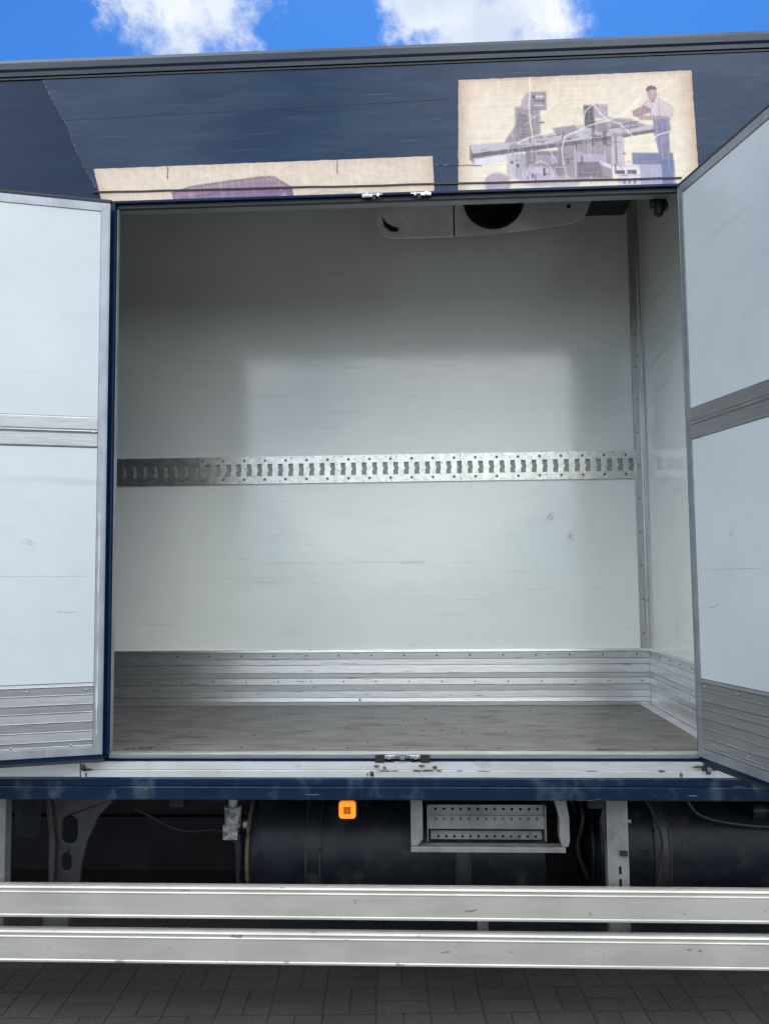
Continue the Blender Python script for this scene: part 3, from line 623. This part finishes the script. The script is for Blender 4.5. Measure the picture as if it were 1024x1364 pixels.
# refrigeration evaporator under the ceiling
E0 = 0.5
ev = MB()
out = [(-0.214, 3.72), (-0.214, 3.40), (-0.209, 3.345), (-0.195, 3.305), (-0.172, 3.277), (-0.14, 3.266), (0.142, 3.2665), (0.142, 3.72)]
ev.prism(out, E0, 1.15)
ev.v = [Vector((p.x, p.y, p.z+(.31 if p.y > 1 and p.z < 3.6 else 0))) for p in ev.v]
ev.build('evaporator_cover', 'evap', truck, bevel=0.006, label='rounded end cover of the ceiling evaporator')
out2 = [(0.147, 3.72), (0.147, 3.2675), (0.30, 3.272), (0.50, 3.291), (0.66, 3.312), (0.71, 3.325), (0.745, 3.36), (0.775, 3.44), (0.79, 3.72)]
ev2 = MB(); fc = (0.325, 3.436); 
ev2.plate(out2, [circ(fc[0], fc[1], .137, 40)], E0, E0+.10)
ev2.v = [Vector((p.x, p.y, p.z+(.042 if p.y > E0+.05 and p.z < 3.5 and math.hypot(p.x-.325, p.z-3.436) > .15 else 0))) for p in ev2.v]
ev2.v = [Vector((p.x, E0+.03 if math.hypot(p.x-.325, p.z-3.436) < .15 and p.y > E0+.01 else p.y, p.z)) for p in ev2.v]
evo = ev2.build('evaporator_housing', 'evap', truck, bevel=0.003, label='white ceiling evaporator housing with a round fan opening')
bl = MB()
bl.plate(circ(fc[0], fc[1], .1385, 40), [circ(fc[0], fc[1], .128, 40)], E0-.012, E0+.045); bl.build('fan_ring', 'black', evo, smooth=True)
e3 = MB(); e3.prism(out2, E0+.1005, 1.15); e3.v = [Vector((p.x, p.y, p.z+(.28 if p.y > 1 and p.z < 3.5 else .043 if p.z < 3.5 else 0))) for p in e3.v]; e3.build('evaporator_back', 'evap', evo)
gl = MB()
for rr_ in (.03, .05, .07, .09, .108, .122):
    gl.tube([(fc[0]+rr_*math.cos(2*math.pi*i/36), E0-.004, fc[1]+rr_*math.sin(2*math.pi*i/36)) for i in range(37)], .0016, 6, caps=False)
for a in range(0, 180, 30): gl.tube([(fc[0]-.125*math.cos(R(a)), E0-.001, fc[1]-.125*math.sin(R(a))), (fc[0]+.125*math.cos(R(a)), E0-.001, fc[1]+.125*math.sin(R(a)))], .0016, 6)
gl.build('fan_grille', 'chassis', evo)
fb = MB(); fb.box(fc[0]-.145, fc[0]+.145, E0+.085, E0+.0915, fc[1]-.112, fc[1]+.145); fb.build('fan_duct', 'black', evo)
fd = MB()
for q in range(5):
    a = q*2*math.pi/5
    fd.add([(fc[0]+.03*math.cos(a), E0+.05, fc[1]+.03*math.sin(a)), (fc[0]+.105*math.cos(a-.3), E0+.035, fc[1]+.115*math.sin(a-.3)), (fc[0]+.118*math.cos(a+.35), E0+.075, fc[1]+.118*math.sin(a+.35)), (fc[0]+.03*math.cos(a+.7), E0+.07, fc[1]+.03*math.sin(a+.7))], [(0, 1, 2, 3)])
fd.tube([(fc[0], E0+.03, fc[1]), (fc[0], E0+.09, fc[1])], .034, 16); fd.build('fan_blade', 'chassis', evo)
gs = MB(); gs.box(0.1422, 0.1468, E0+.002, E0+.02, 3.276, 3.71); gs.build('cover_gap', 'black', evo)
sl = MB(); sl.prism([(-.186, 3.376), (-.166, 3.345), (-.135, 3.326), (-.112, 3.318), (-.108, 3.306), (-.124, 3.298), (-.150, 3.304), (-.176, 3.328)], E0-.0015, E0+.004); sl.build('cover_slot', 'black', evo)
sc = MB(); sc.tube([(.665, E0-.002, 3.395), (.665, E0+.004, 3.395)], .010, 12); sc.build('housing_screw', 'black', evo)
hb = MB(); hb.box(.80, 1.03, .62, 1.0, 3.56, 3.74); hb.build('air_duct', 'black', truck)

# door stay bracket hanging in the top corner
st = MB()
st.box(.925, .985, .085, .125, 3.222, 3.245); st.tube([(.958, .105, 3.225), (.958, .105, 3.178)], [.021, .019], 12); st.tube([(.958, .105, 3.178), (.958, .105, 3.170)], [.019, .012], 12)
st.box(.978, .992, .09, .12, 3.195, 3.225); st.tube([(.92, .10, 3.205), (.935, .10, 3.205)], .006, 8)
st.build('door_switch', 'black', truck, bevel=0.001, label='black plunger switch in the top corner of the doorway')

# ---- doors
def frame_tf(O, d, nrm): return lambda p: Vector((O[0]+d[0]*p.x-nrm[0]*p.y, O[1]+d[1]*p.x-nrm[1]*p.y, p.z))
def cargo_door(O, ang, side, z0, z1, label, seed):
    """x runs from the hinge edge along the leaf, y into the leaf from its inner face"""
    random.seed(seed)
    a = R(ang); d = (side*math.cos(a), -math.sin(a)); nrm = (-side*math.sin(a), -math.cos(a))
    if side < 0: nrm = (math.sin(a), -math.cos(a))
    tf = frame_tf(O, d, nrm); w = 1.105
    c = MB(tf); c.box(0.004, w-.004, 0.010, 0.058, z0-.018, z1+.012); door = c.build('cargo_door', 'navy', truck, label=label)
    f = MB(tf); fwid = .034
    # mitred frame
    for quad in ([(0, z0), (fwid, z0+fwid), (fwid, z1-fwid), (0, z1)], [(w, z0), (w, z1), (w-fwid, z1-fwid), (w-fwid, z0+fwid)],
                 [(0, z1), (fwid, z1-fwid), (w-fwid, z1-fwid), (w, z1)], [(0, z0), (w, z0), (w-fwid, z0+fwid), (fwid, z0+fwid)]):
        f.prism(quad, 0.0005, 0.0095)
    # ridge inside the frame
    for (xa, xb, za, zb) in ((.004, .0065, z0+.01, z1-.01), (w-.0065, w-.004, z0+.01, z1-.01)):
        f.box(xa, xb, -.0018, .0004, za, zb)
    f.build('edge_frame', 'frame', door, bevel=0.0012)
    s = MB(tf); s.box(-.006, w+.006, .0115, .030, z0-.030, z0-.0185); s.box(-.006, w+.006, .0115, .030, z1+.0125, z1+.020)
    s.box(.0005, .0035, .0115, .044, z0-.018, z1+.012); s.build('door_seal', 'rubber', door)
    p = MB(tf); i0, i1 = fwid+.001, w-fwid-.001
    p.box(i0, i1, .004, .0098, 1.334, 2.229); lower = p.build('lining_panel', 'panel', door)
    p = MB(tf); p.box(i0, i1, .004, .0098, 2.351, z1-fwid-.001); p.build('lining_panel', 'panel', door)
    t = MB(tf)
    pr = [(.0098, 2.230), (.0015, 2.231), (.0, 2.236), (.0, 2.283), (.0035, 2.285), (-.0005, 2.288), (-.0028, 2.292), (-.0005, 2.297), (.003, 2.299), (0, 2.302), (0, 2.344), (.0015, 2.349), (.0098, 2.350)]
    b = len(t.v); t.prism([(y, z) for y, z in pr], i0, i1, axis='x')
    x = .05
    while x < w: t.dome(x, -.0008, 2.29, .0058, .003); x += .36
    t.build('trim_strip', 'alu_door', door, label='scuffed aluminium strip across the middle of the door')
    k = MB(tf); zz = [1.333, 1.318, 1.287, 1.252, 1.222, 1.187, 1.152, 1.117, 1.090, z0+fwid+.001]
    prof = [(.0098, zz[0])]
    for i in range(len(zz)-1):
        q = (.0018, .0, .003, .0005)[i % 4]; prof += [(q, zz[i]-.0015), (q+(.0014 if i % 2 else -.0012), zz[i+1]+.004), (.0, zz[i+1]+.0022), (.0055, zz[i+1]+.0008)]
    prof += [(.0098, zz[-1])]
    k.prism(prof, i0, i1, axis='x')
    x = .06
    while x < w: k.dome(x, .0002, 1.306, .005, .003); k.dome(x+.05, .0002, 1.104, .005, .003); x += .21
    k.build('kick_plate', 'alu_door', door, label='ribbed aluminium kick plate at the foot of the door')
    u = MB(tf)
    for _ in range(24):
        scratch(u, random.uniform(.06, 1.0), random.uniform(1.36, 2.2), random.choice([.006, .01, .015, .02, .035]), random.choice([0, 4, -5, 80, random.uniform(-90, 90)]), .004, w=random.uniform(.0005, .0011))
    scratch(u, .06, 1.735, .36, 180*0+.3, .004, w=.0011, wob=.01); scratch(u, .10, 1.60, .07, 6, .004, w=.003)
    for q in range(5): scratch(u, .25+q*.004, 1.85+random.uniform(-.015, .015), .03, random.uniform(-70, 70), .004, w=.0013)
    merge(u, lower, 'scuff')
    if side < 0:   # paint worn off the hinge edge
        wv = MB(tf)
        z = 1.14; L, Rr = [], []
        while z < 1.98:
            cw_ = .0005+.0045*max(0, noise.noise(Vector((z*9, 0, 1)))+.25)+.002*max(0, noise.noise(Vector((z*60, 0, 3)))); xm = .022+.003*noise.noise(Vector((z*5, 2, 1)))
            L.append((xm-cw_, z)); Rr.append((xm+cw_, z)); z += .008
        wv.prism(L+Rr[::-1], -.0004, .0002)
        wv.build('worn_patch', 'panel', door)
    for z in (1.25, 1.95, 2.6, 3.1):
        h = MB(tf); h.box(.006, .10, .0585, .066, z-.03, z+.03); h.tube([(.014, .068, z-.035), (.014, .068, z+.035)], .008, 10); h.build('hinge', 'greypaint', door, bevel=.001)
    return door
cargo_door((-1.233, -.083), 18, -1, 1.063, 3.208, 'open cargo door at the left of the doorway, folded back', 11)
cargo_door((0.999, -.012), 77, 1, 1.043, 3.234, 'open cargo door at the right of the doorway, standing out', 12)
rs = MB(); rs.tube([(1.01, -.045, 1.013), (1.01, -.045, .996)], .011, 10); rs.build('door_stop', 'rubber', truck)

# ---- side guard rails
def guard(z0, z1, seed):
    g = MB(); h = z1-z0
    pr = [(0.0, z0), (-.026, z0+.001), (-.029, z0+.004), (-.029, z0+.010), (-.026, z0+.013), (-.026, z1-.032), (-.028, z1-.030), (-.028, z1-.027), (-.025, z1-.024), (-.025, z1-.018), (-.027, z1-.012), (-.024, z1-.005), (-.016, z1-.001), (0.0, z1)]
    g.prism(pr, X0+.2, X1-.1, axis='x'); return g.build('side_guard_rail', 'rail', truck)
guard(.4435, .5645, 1); guard(.2785, .4005, 2)
# posts and brackets behind the rails
def post(x0, x1, y, z0, z1, slots=True, m='greypaint', label=None):
    p = MB(); holes = []
    xc = (x0+x1)/2+.006
    if slots:
        for z in (.600, .553, .36):
            if z0+.03 < z < z1-.04: holes.append(rrect(xc-.0055, xc+.0055, z-.018, z+.014, .005, 3))
    p.plate([(x0, z0), (x1, z0), (x1, z1), (x0, z1)], holes, y, y+.005)
    p.box(x0, x0+.005, y+.0052, y+.05, z0, z1); p.box(x1-.005, x1, y+.0052, y+.05, z0, z1)
    return p.build('guard_bracket', m, truck, label=label)
post(.672, .752, .075, .30, .883, label='slotted grey bracket carrying the side guard')
sh_ = MB(); sh_.box(.680, .744, .0855, .12, .31, .70); sh_.prism([(.648, .78), (.670, .87), (.670, .70)], .08, .09); sh_.build('bracket_stiffener', 'black', truck)
cl = MB(); cl.box(.718, .745, .060, .074, .655, .672); cl.build('cable_clip', 'black', truck)
cl = MB(); cl.tube([(.752, .09, .777), (.766, .09, .777)], .008, 8); cl.build('bracket_bolt', 'greypaint', truck)
post(-1.715, -1.665, .05, .30, .883, slots=False)
post(.175, .215, .075, .29, .46, slots=False); post(-1.53, -1.43, .10, .30, .46, slots=False)

# retractable step
sp = MB()
sp.prism([(-.076, .872), (-.030, .872), (-.030, .715), (-.050, .690), (-.076, .690)], .060, .110)
sp.box(-.076, .512, .052, .108, .668, .688)
sp.prism([(.470, .872), (.516, .872), (.528, .80), (.528, .71), (.522, .690), (.498, .690), (.490, .72), (.490, .80)], .055, .110)
sp_o = sp.build('entry_step', 'greypaint', truck, bevel=.002, label='grey folding step with two perforated treads')
def tread(z0, z1, y, x0, x1, rows, off, k):
    t = MB(); holes = []
    for zr in rows:
        for i in range(k):
            c = x0+.030+(x1-x0-.055)*i/(k-1)+off; holes.append(circ(c, zr, .0058, 6))
    t.plate([(x0, z0), (x1, z0), (x1, z1), (x0, z1)], holes, y, y+.003)
    t.box(x0, x1, y, y+.12, z0-.004, z0-.0005); t.build('step_tread', 'greypaint', sp_o)
tread(.765, .828, .125, -.010, .442, (.812,), 0, 13)
t = MB(); t.plate([(-.010, .742), (.442, .742), (.442, .7895), (-.010, .7895)], [circ(.02+.0327*i, .778, .006, 6) for i in range(13)], .112, .115); t.box(-.01, .442, .1155, .1245, .738, .7415)
t.build('step_tread', 'greypaint', sp_o)
tread(.693, .722, .150, .0, .435, (.700,), 0, 13)
t = MB(); 
for i in range(13): t.prism([(.012+.0327*i, .735), (.032+.0327*i, .735), (.022+.0327*i, .722)], .146, .149)
t.build('tread_teeth', 'chassis', sp_o)
for xa in (-.013, .4425):
    t = MB(); t.box(xa, xa+.004, .10, .24, .695, .83); t.build('step_side', 'greypaint', sp_o)

# amber marker lamp
ml = MB(); ml.prism(rrect(-.3445, -.2815, .812, .876, .012, 5), -.018, -.004); mlo = ml.build('marker_lamp', 'orange', truck, bevel=.003, label='square orange side marker lamp under the sill')
mh = MB(); mh.prism(rrect(-.350, -.276, .806, .882, .014, 5), -.0035, .012); mh.build('lamp_base', 'black', mlo)
mr = MB()
for i in (0, 1):
    for j in (0, 1): mr.box(-.3265+i*.0138, -.3265+i*.0138+.0125, -.0205, -.0185, .8295+j*.0138, .8295+j*.0138+.0125)
mr.build('lamp_reflector', 'darkred', mlo)
mb_ = MB(); mb_.box(-.335, -.29, .0125, .03, .84, .885); mb_.build('lamp_bracket', 'chassis', truck)

# tanks
def tank(x0, x1, y, z, r, straps, label, capr=.05):
    t = MB(); prof = [(x0, r*.0), (x0-.0, r*.55), (x0+.012, r*.80), (x0+.035, r*.94), (x0+.07, r*.995), (x0+.10, r), (x1-.10, r), (x1-.07, r*.995), (x1-.03, r*.93), (x1, r*.5), (x1, 0)]
    t.tube([(px, y, z) for px, _ in prof], [max(q, .001) for _, q in prof], 48, caps=False)
    o = t.build('fuel_tank', 'tank', truck, smooth=True, label=label)
    for sx in straps:
        s = MB(); 
        for xa, xb, rad in ((sx, sx+.055, r+.005),):
            ring = [(rad, xa), (rad, xb)]
            K = 48; vs = []; fs = []
            for i in range(K):
                a_ = 2*math.pi*i/K
                for (xx, rad2) in ((xa, rad-.004), (xa, rad), (xb, rad), (xb, rad-.004)): vs.append((xx, y+rad2*math.cos(a_), z+rad2*math.sin(a_)))
            for i in range(K):
                for q in range(4): fs.append((i*4+q, i*4+(q+1) % 4, ((i+1) % K)*4+(q+1) % 4, ((i+1) % K)*4+q))
            s.add(vs, fs)
        s.build('tank_strap', 'rubber' if sx > 0 else 'tank', o, smooth=True)
        e = MB(); 
        for xx in (sx-.004, sx+.053):
            e.tube([(xx+.003, y+(r+.007)*math.cos(2*math.pi*i/48), z+(r+.007)*math.sin(2*math.pi*i/48)) for i in range(49)], .0045, 6, caps=False)
        e.build('strap_edge', 'rubber', o, smooth=True)
    rm = MB(); rm.tube([(x0+.012, y+r*.82*math.cos(2*math.pi*i/48), z+r*.82*math.sin(2*math.pi*i/48)) for i in range(49)], .010, 8, caps=False); rm.build('end_rim', 'rust' if x0 < 0 else 'tank', o, smooth=True)
    return o
tank(-.760, .485, .46, .575, .265, (-.50, .10), 'dusty dark fuel tank left of centre with a strap')
tank(.64, 2.3, .46, .60, .265, (.885, 1.8), 'dark air tank behind the slotted bracket')
def hose(pts, r, m='rubber', nm='air_hose'):
    P = [Vector(p) for p in pts]; out = []
    for i in range(len(P)-1):
        p0, p1, p2, p3 = P[max(i-1, 0)], P[i], P[i+1], P[min(i+2, len(P)-1)]
        for k in range(8):
            t = k/8; out.append(.5*((2*p1)+(p2-p0)*t+(2*p0-5*p1+4*p2-p3)*t*t+(3*p1-p0-3*p2+p3)*t**3))
    out.append(P[-1]); h = MB(); h.tube(out, r, 10); h.build(nm, m, truck, smooth=True)
hose([(-.30, .19, .50), (-.1, .185, .47), (.2, .19, .455), (.48, .22, .47)], .005)
hose([(1.0, .19, .86), (1.05, .18, .78), (1.2, .19, .74), (1.45, .2, .72)], .007)
hose([(-1.9, .5, .80), (-1.3, .48, .76), (-.95, .40, .79), (-.82, .33, .76)], .009)
hose([(-1.32, .55, .70), (-1.1, .5, .62), (-.9, .42, .64), (-.80, .32, .60)], .007)
hose([(.60, .40, .87), (.62, .30, .74), (.60, .32, .60), (.66, .36, .45)], .010)
hose([(.56, .35, .87), (.585, .33, .78), (.63, .40, .70)], .006)
hose([(.82, .10, .86), (.86, .14, .80), (.90, .16, .68), (.885, .17, .52)], .005)
hose([(-.31, .03, .86), (-.25, .06, .875), (-.15, .08, .86), (-.05, .14, .875)], .005, nm='lamp_cable')
for x_ in (-.4, .9): 
    bt = MB(); bt.tube([(x_-.045, .20, .63), (x_-.045, .187, .63)], .009, 6); bt.build('strap_bolt', 'chassis', truck)
pt = MB(); pt.box(-.492, -.452, .1925, .1955, .555, .600); pt.build('reflective_patch', 'greypaint', truck, label='pale grey patch on the tank strap')
pp = MB(); pp.tube([(1.27, .17, .80), (1.55, .19, .79)], .026, 14); pp.tube([(1.245, .165, .80), (1.29, .165, .80)], .034, 14); pp.build('pipe_elbow', 'tank', truck, smooth=True)

# chassis and hanging bits
cr_ = MB(); cr_.prism([(.80, .60), (.805, .60), (.805, .875), (.80, .875)], X0+.3, X1-.2, axis='x'); cr_.box(X0+.3, X1-.2, .74, .80, .868, .876); cr_.box(X0+.3, X1-.2, .74, .80, .60, .608)
for i in range(24): cr_.dome(-1.6+i*.115, .799, .80, .009, .006)
cr_.build('chassis_rail', 'chassis', truck)
c2 = MB(); c2.box(X0+.3, X1-.2, 1.62, 1.68, .30, .89); c2.build('chassis_rail', 'chassis', truck)
c3 = MB(); c3.prism([(.655, .78), (.655, .88), (.735, .88)], -.2, 0)
for x in (-1.9, -1.02, .60, 1.6):
    cm = MB(); cm.box(x, x+.06, .06, 2.4, .83, .899); cm.build('cross_member', 'chassis', truck, bevel=.004)
bb = MB(); bb.prism([(.95, .30), (1.02, .14), (1.50, .14), (1.55, .30), (1.55, .89), (.95, .89)], X0+.3, X1-.2, axis='x'); bb.build('underbody_light_block', 'chassis', truck)  # added mass that blocks light and hides sunlit ground beyond the truck
os_ = MB(); os_.box(X0+.3, X1-.2, 2.42, 2.44, .22, .899); os_.build('far_side_light_block', 'chassis', truck)  # added screen on the unseen side, keeps sun from getting underneath
gu = MB()
gu.plate([(-1.640, .88), (-1.24, .88), (-1.24, .80), (-1.36, .775), (-1.43, .70), (-1.475, .60), (-1.50, .50), (-1.515, .36), (-1.625, .36), (-1.62, .55), (-1.645, .70), (-1.70, .80), (-1.70, .88)],
         [rrect(-1.59, -1.520, .590, .705, .030, 4), rrect(-1.585, -1.545, .475, .550, .018, 4)], .40, .425)
gu.plate([(-1.655, .86), (-1.635, .86), (-1.60, .60), (-1.605, .36), (-1.625, .36), (-1.625, .60)], [], .36, .398)
gu.build('cast_bracket', 'cast', truck, bevel=.004, label='cast black bracket with two oval holes')
lo = MB(); lo.box(-1.40, -.80, .44, .47, .775, .88)
for i in range(6): lo.dome(-1.36+i*.10, .44, .83, .009, .006)
lo.build('mounting_bracket', 'chassis', truck)
fp = MB(); fp.prism([(-1.745, .88), (-1.625, .88), (-1.64, .655), (-1.65, .645), (-1.745, .645)], .30, .306); fp.build('splash_plate', 'tank', truck)
va = MB(); va.tube([(-.82, .30, .86), (-.82, .30, .775)], .020, 12); va.tube([(-.82, .30, .775), (-.82, .30, .69)], [.036, .032], 14); va.tube([(-.775, .30, .70), (-.755, .30, .70)], .016, 10); va.box(-.86, -.80, .29, .33, .64, .70)
va.build('brake_valve', 'dirtwhite', truck, smooth=True, label='valve crusted with dried white dirt')
vb = MB(); vb.tube([(-.80, .31, .66), (-.795, .31, .58), (-.80, .31, .50), (-.79, .31, .40)], [.020, .018, .012, .010], 10); vb.tube([(-.77, .31, .80), (-.66, .33, .86)], .006, 8); vb.tube([(-.78, .33, .75), (-.70, .40, .62), (-.74, .5, .45)], .008, 8)
vb.build('air_hose', 'rubber', truck, smooth=True)
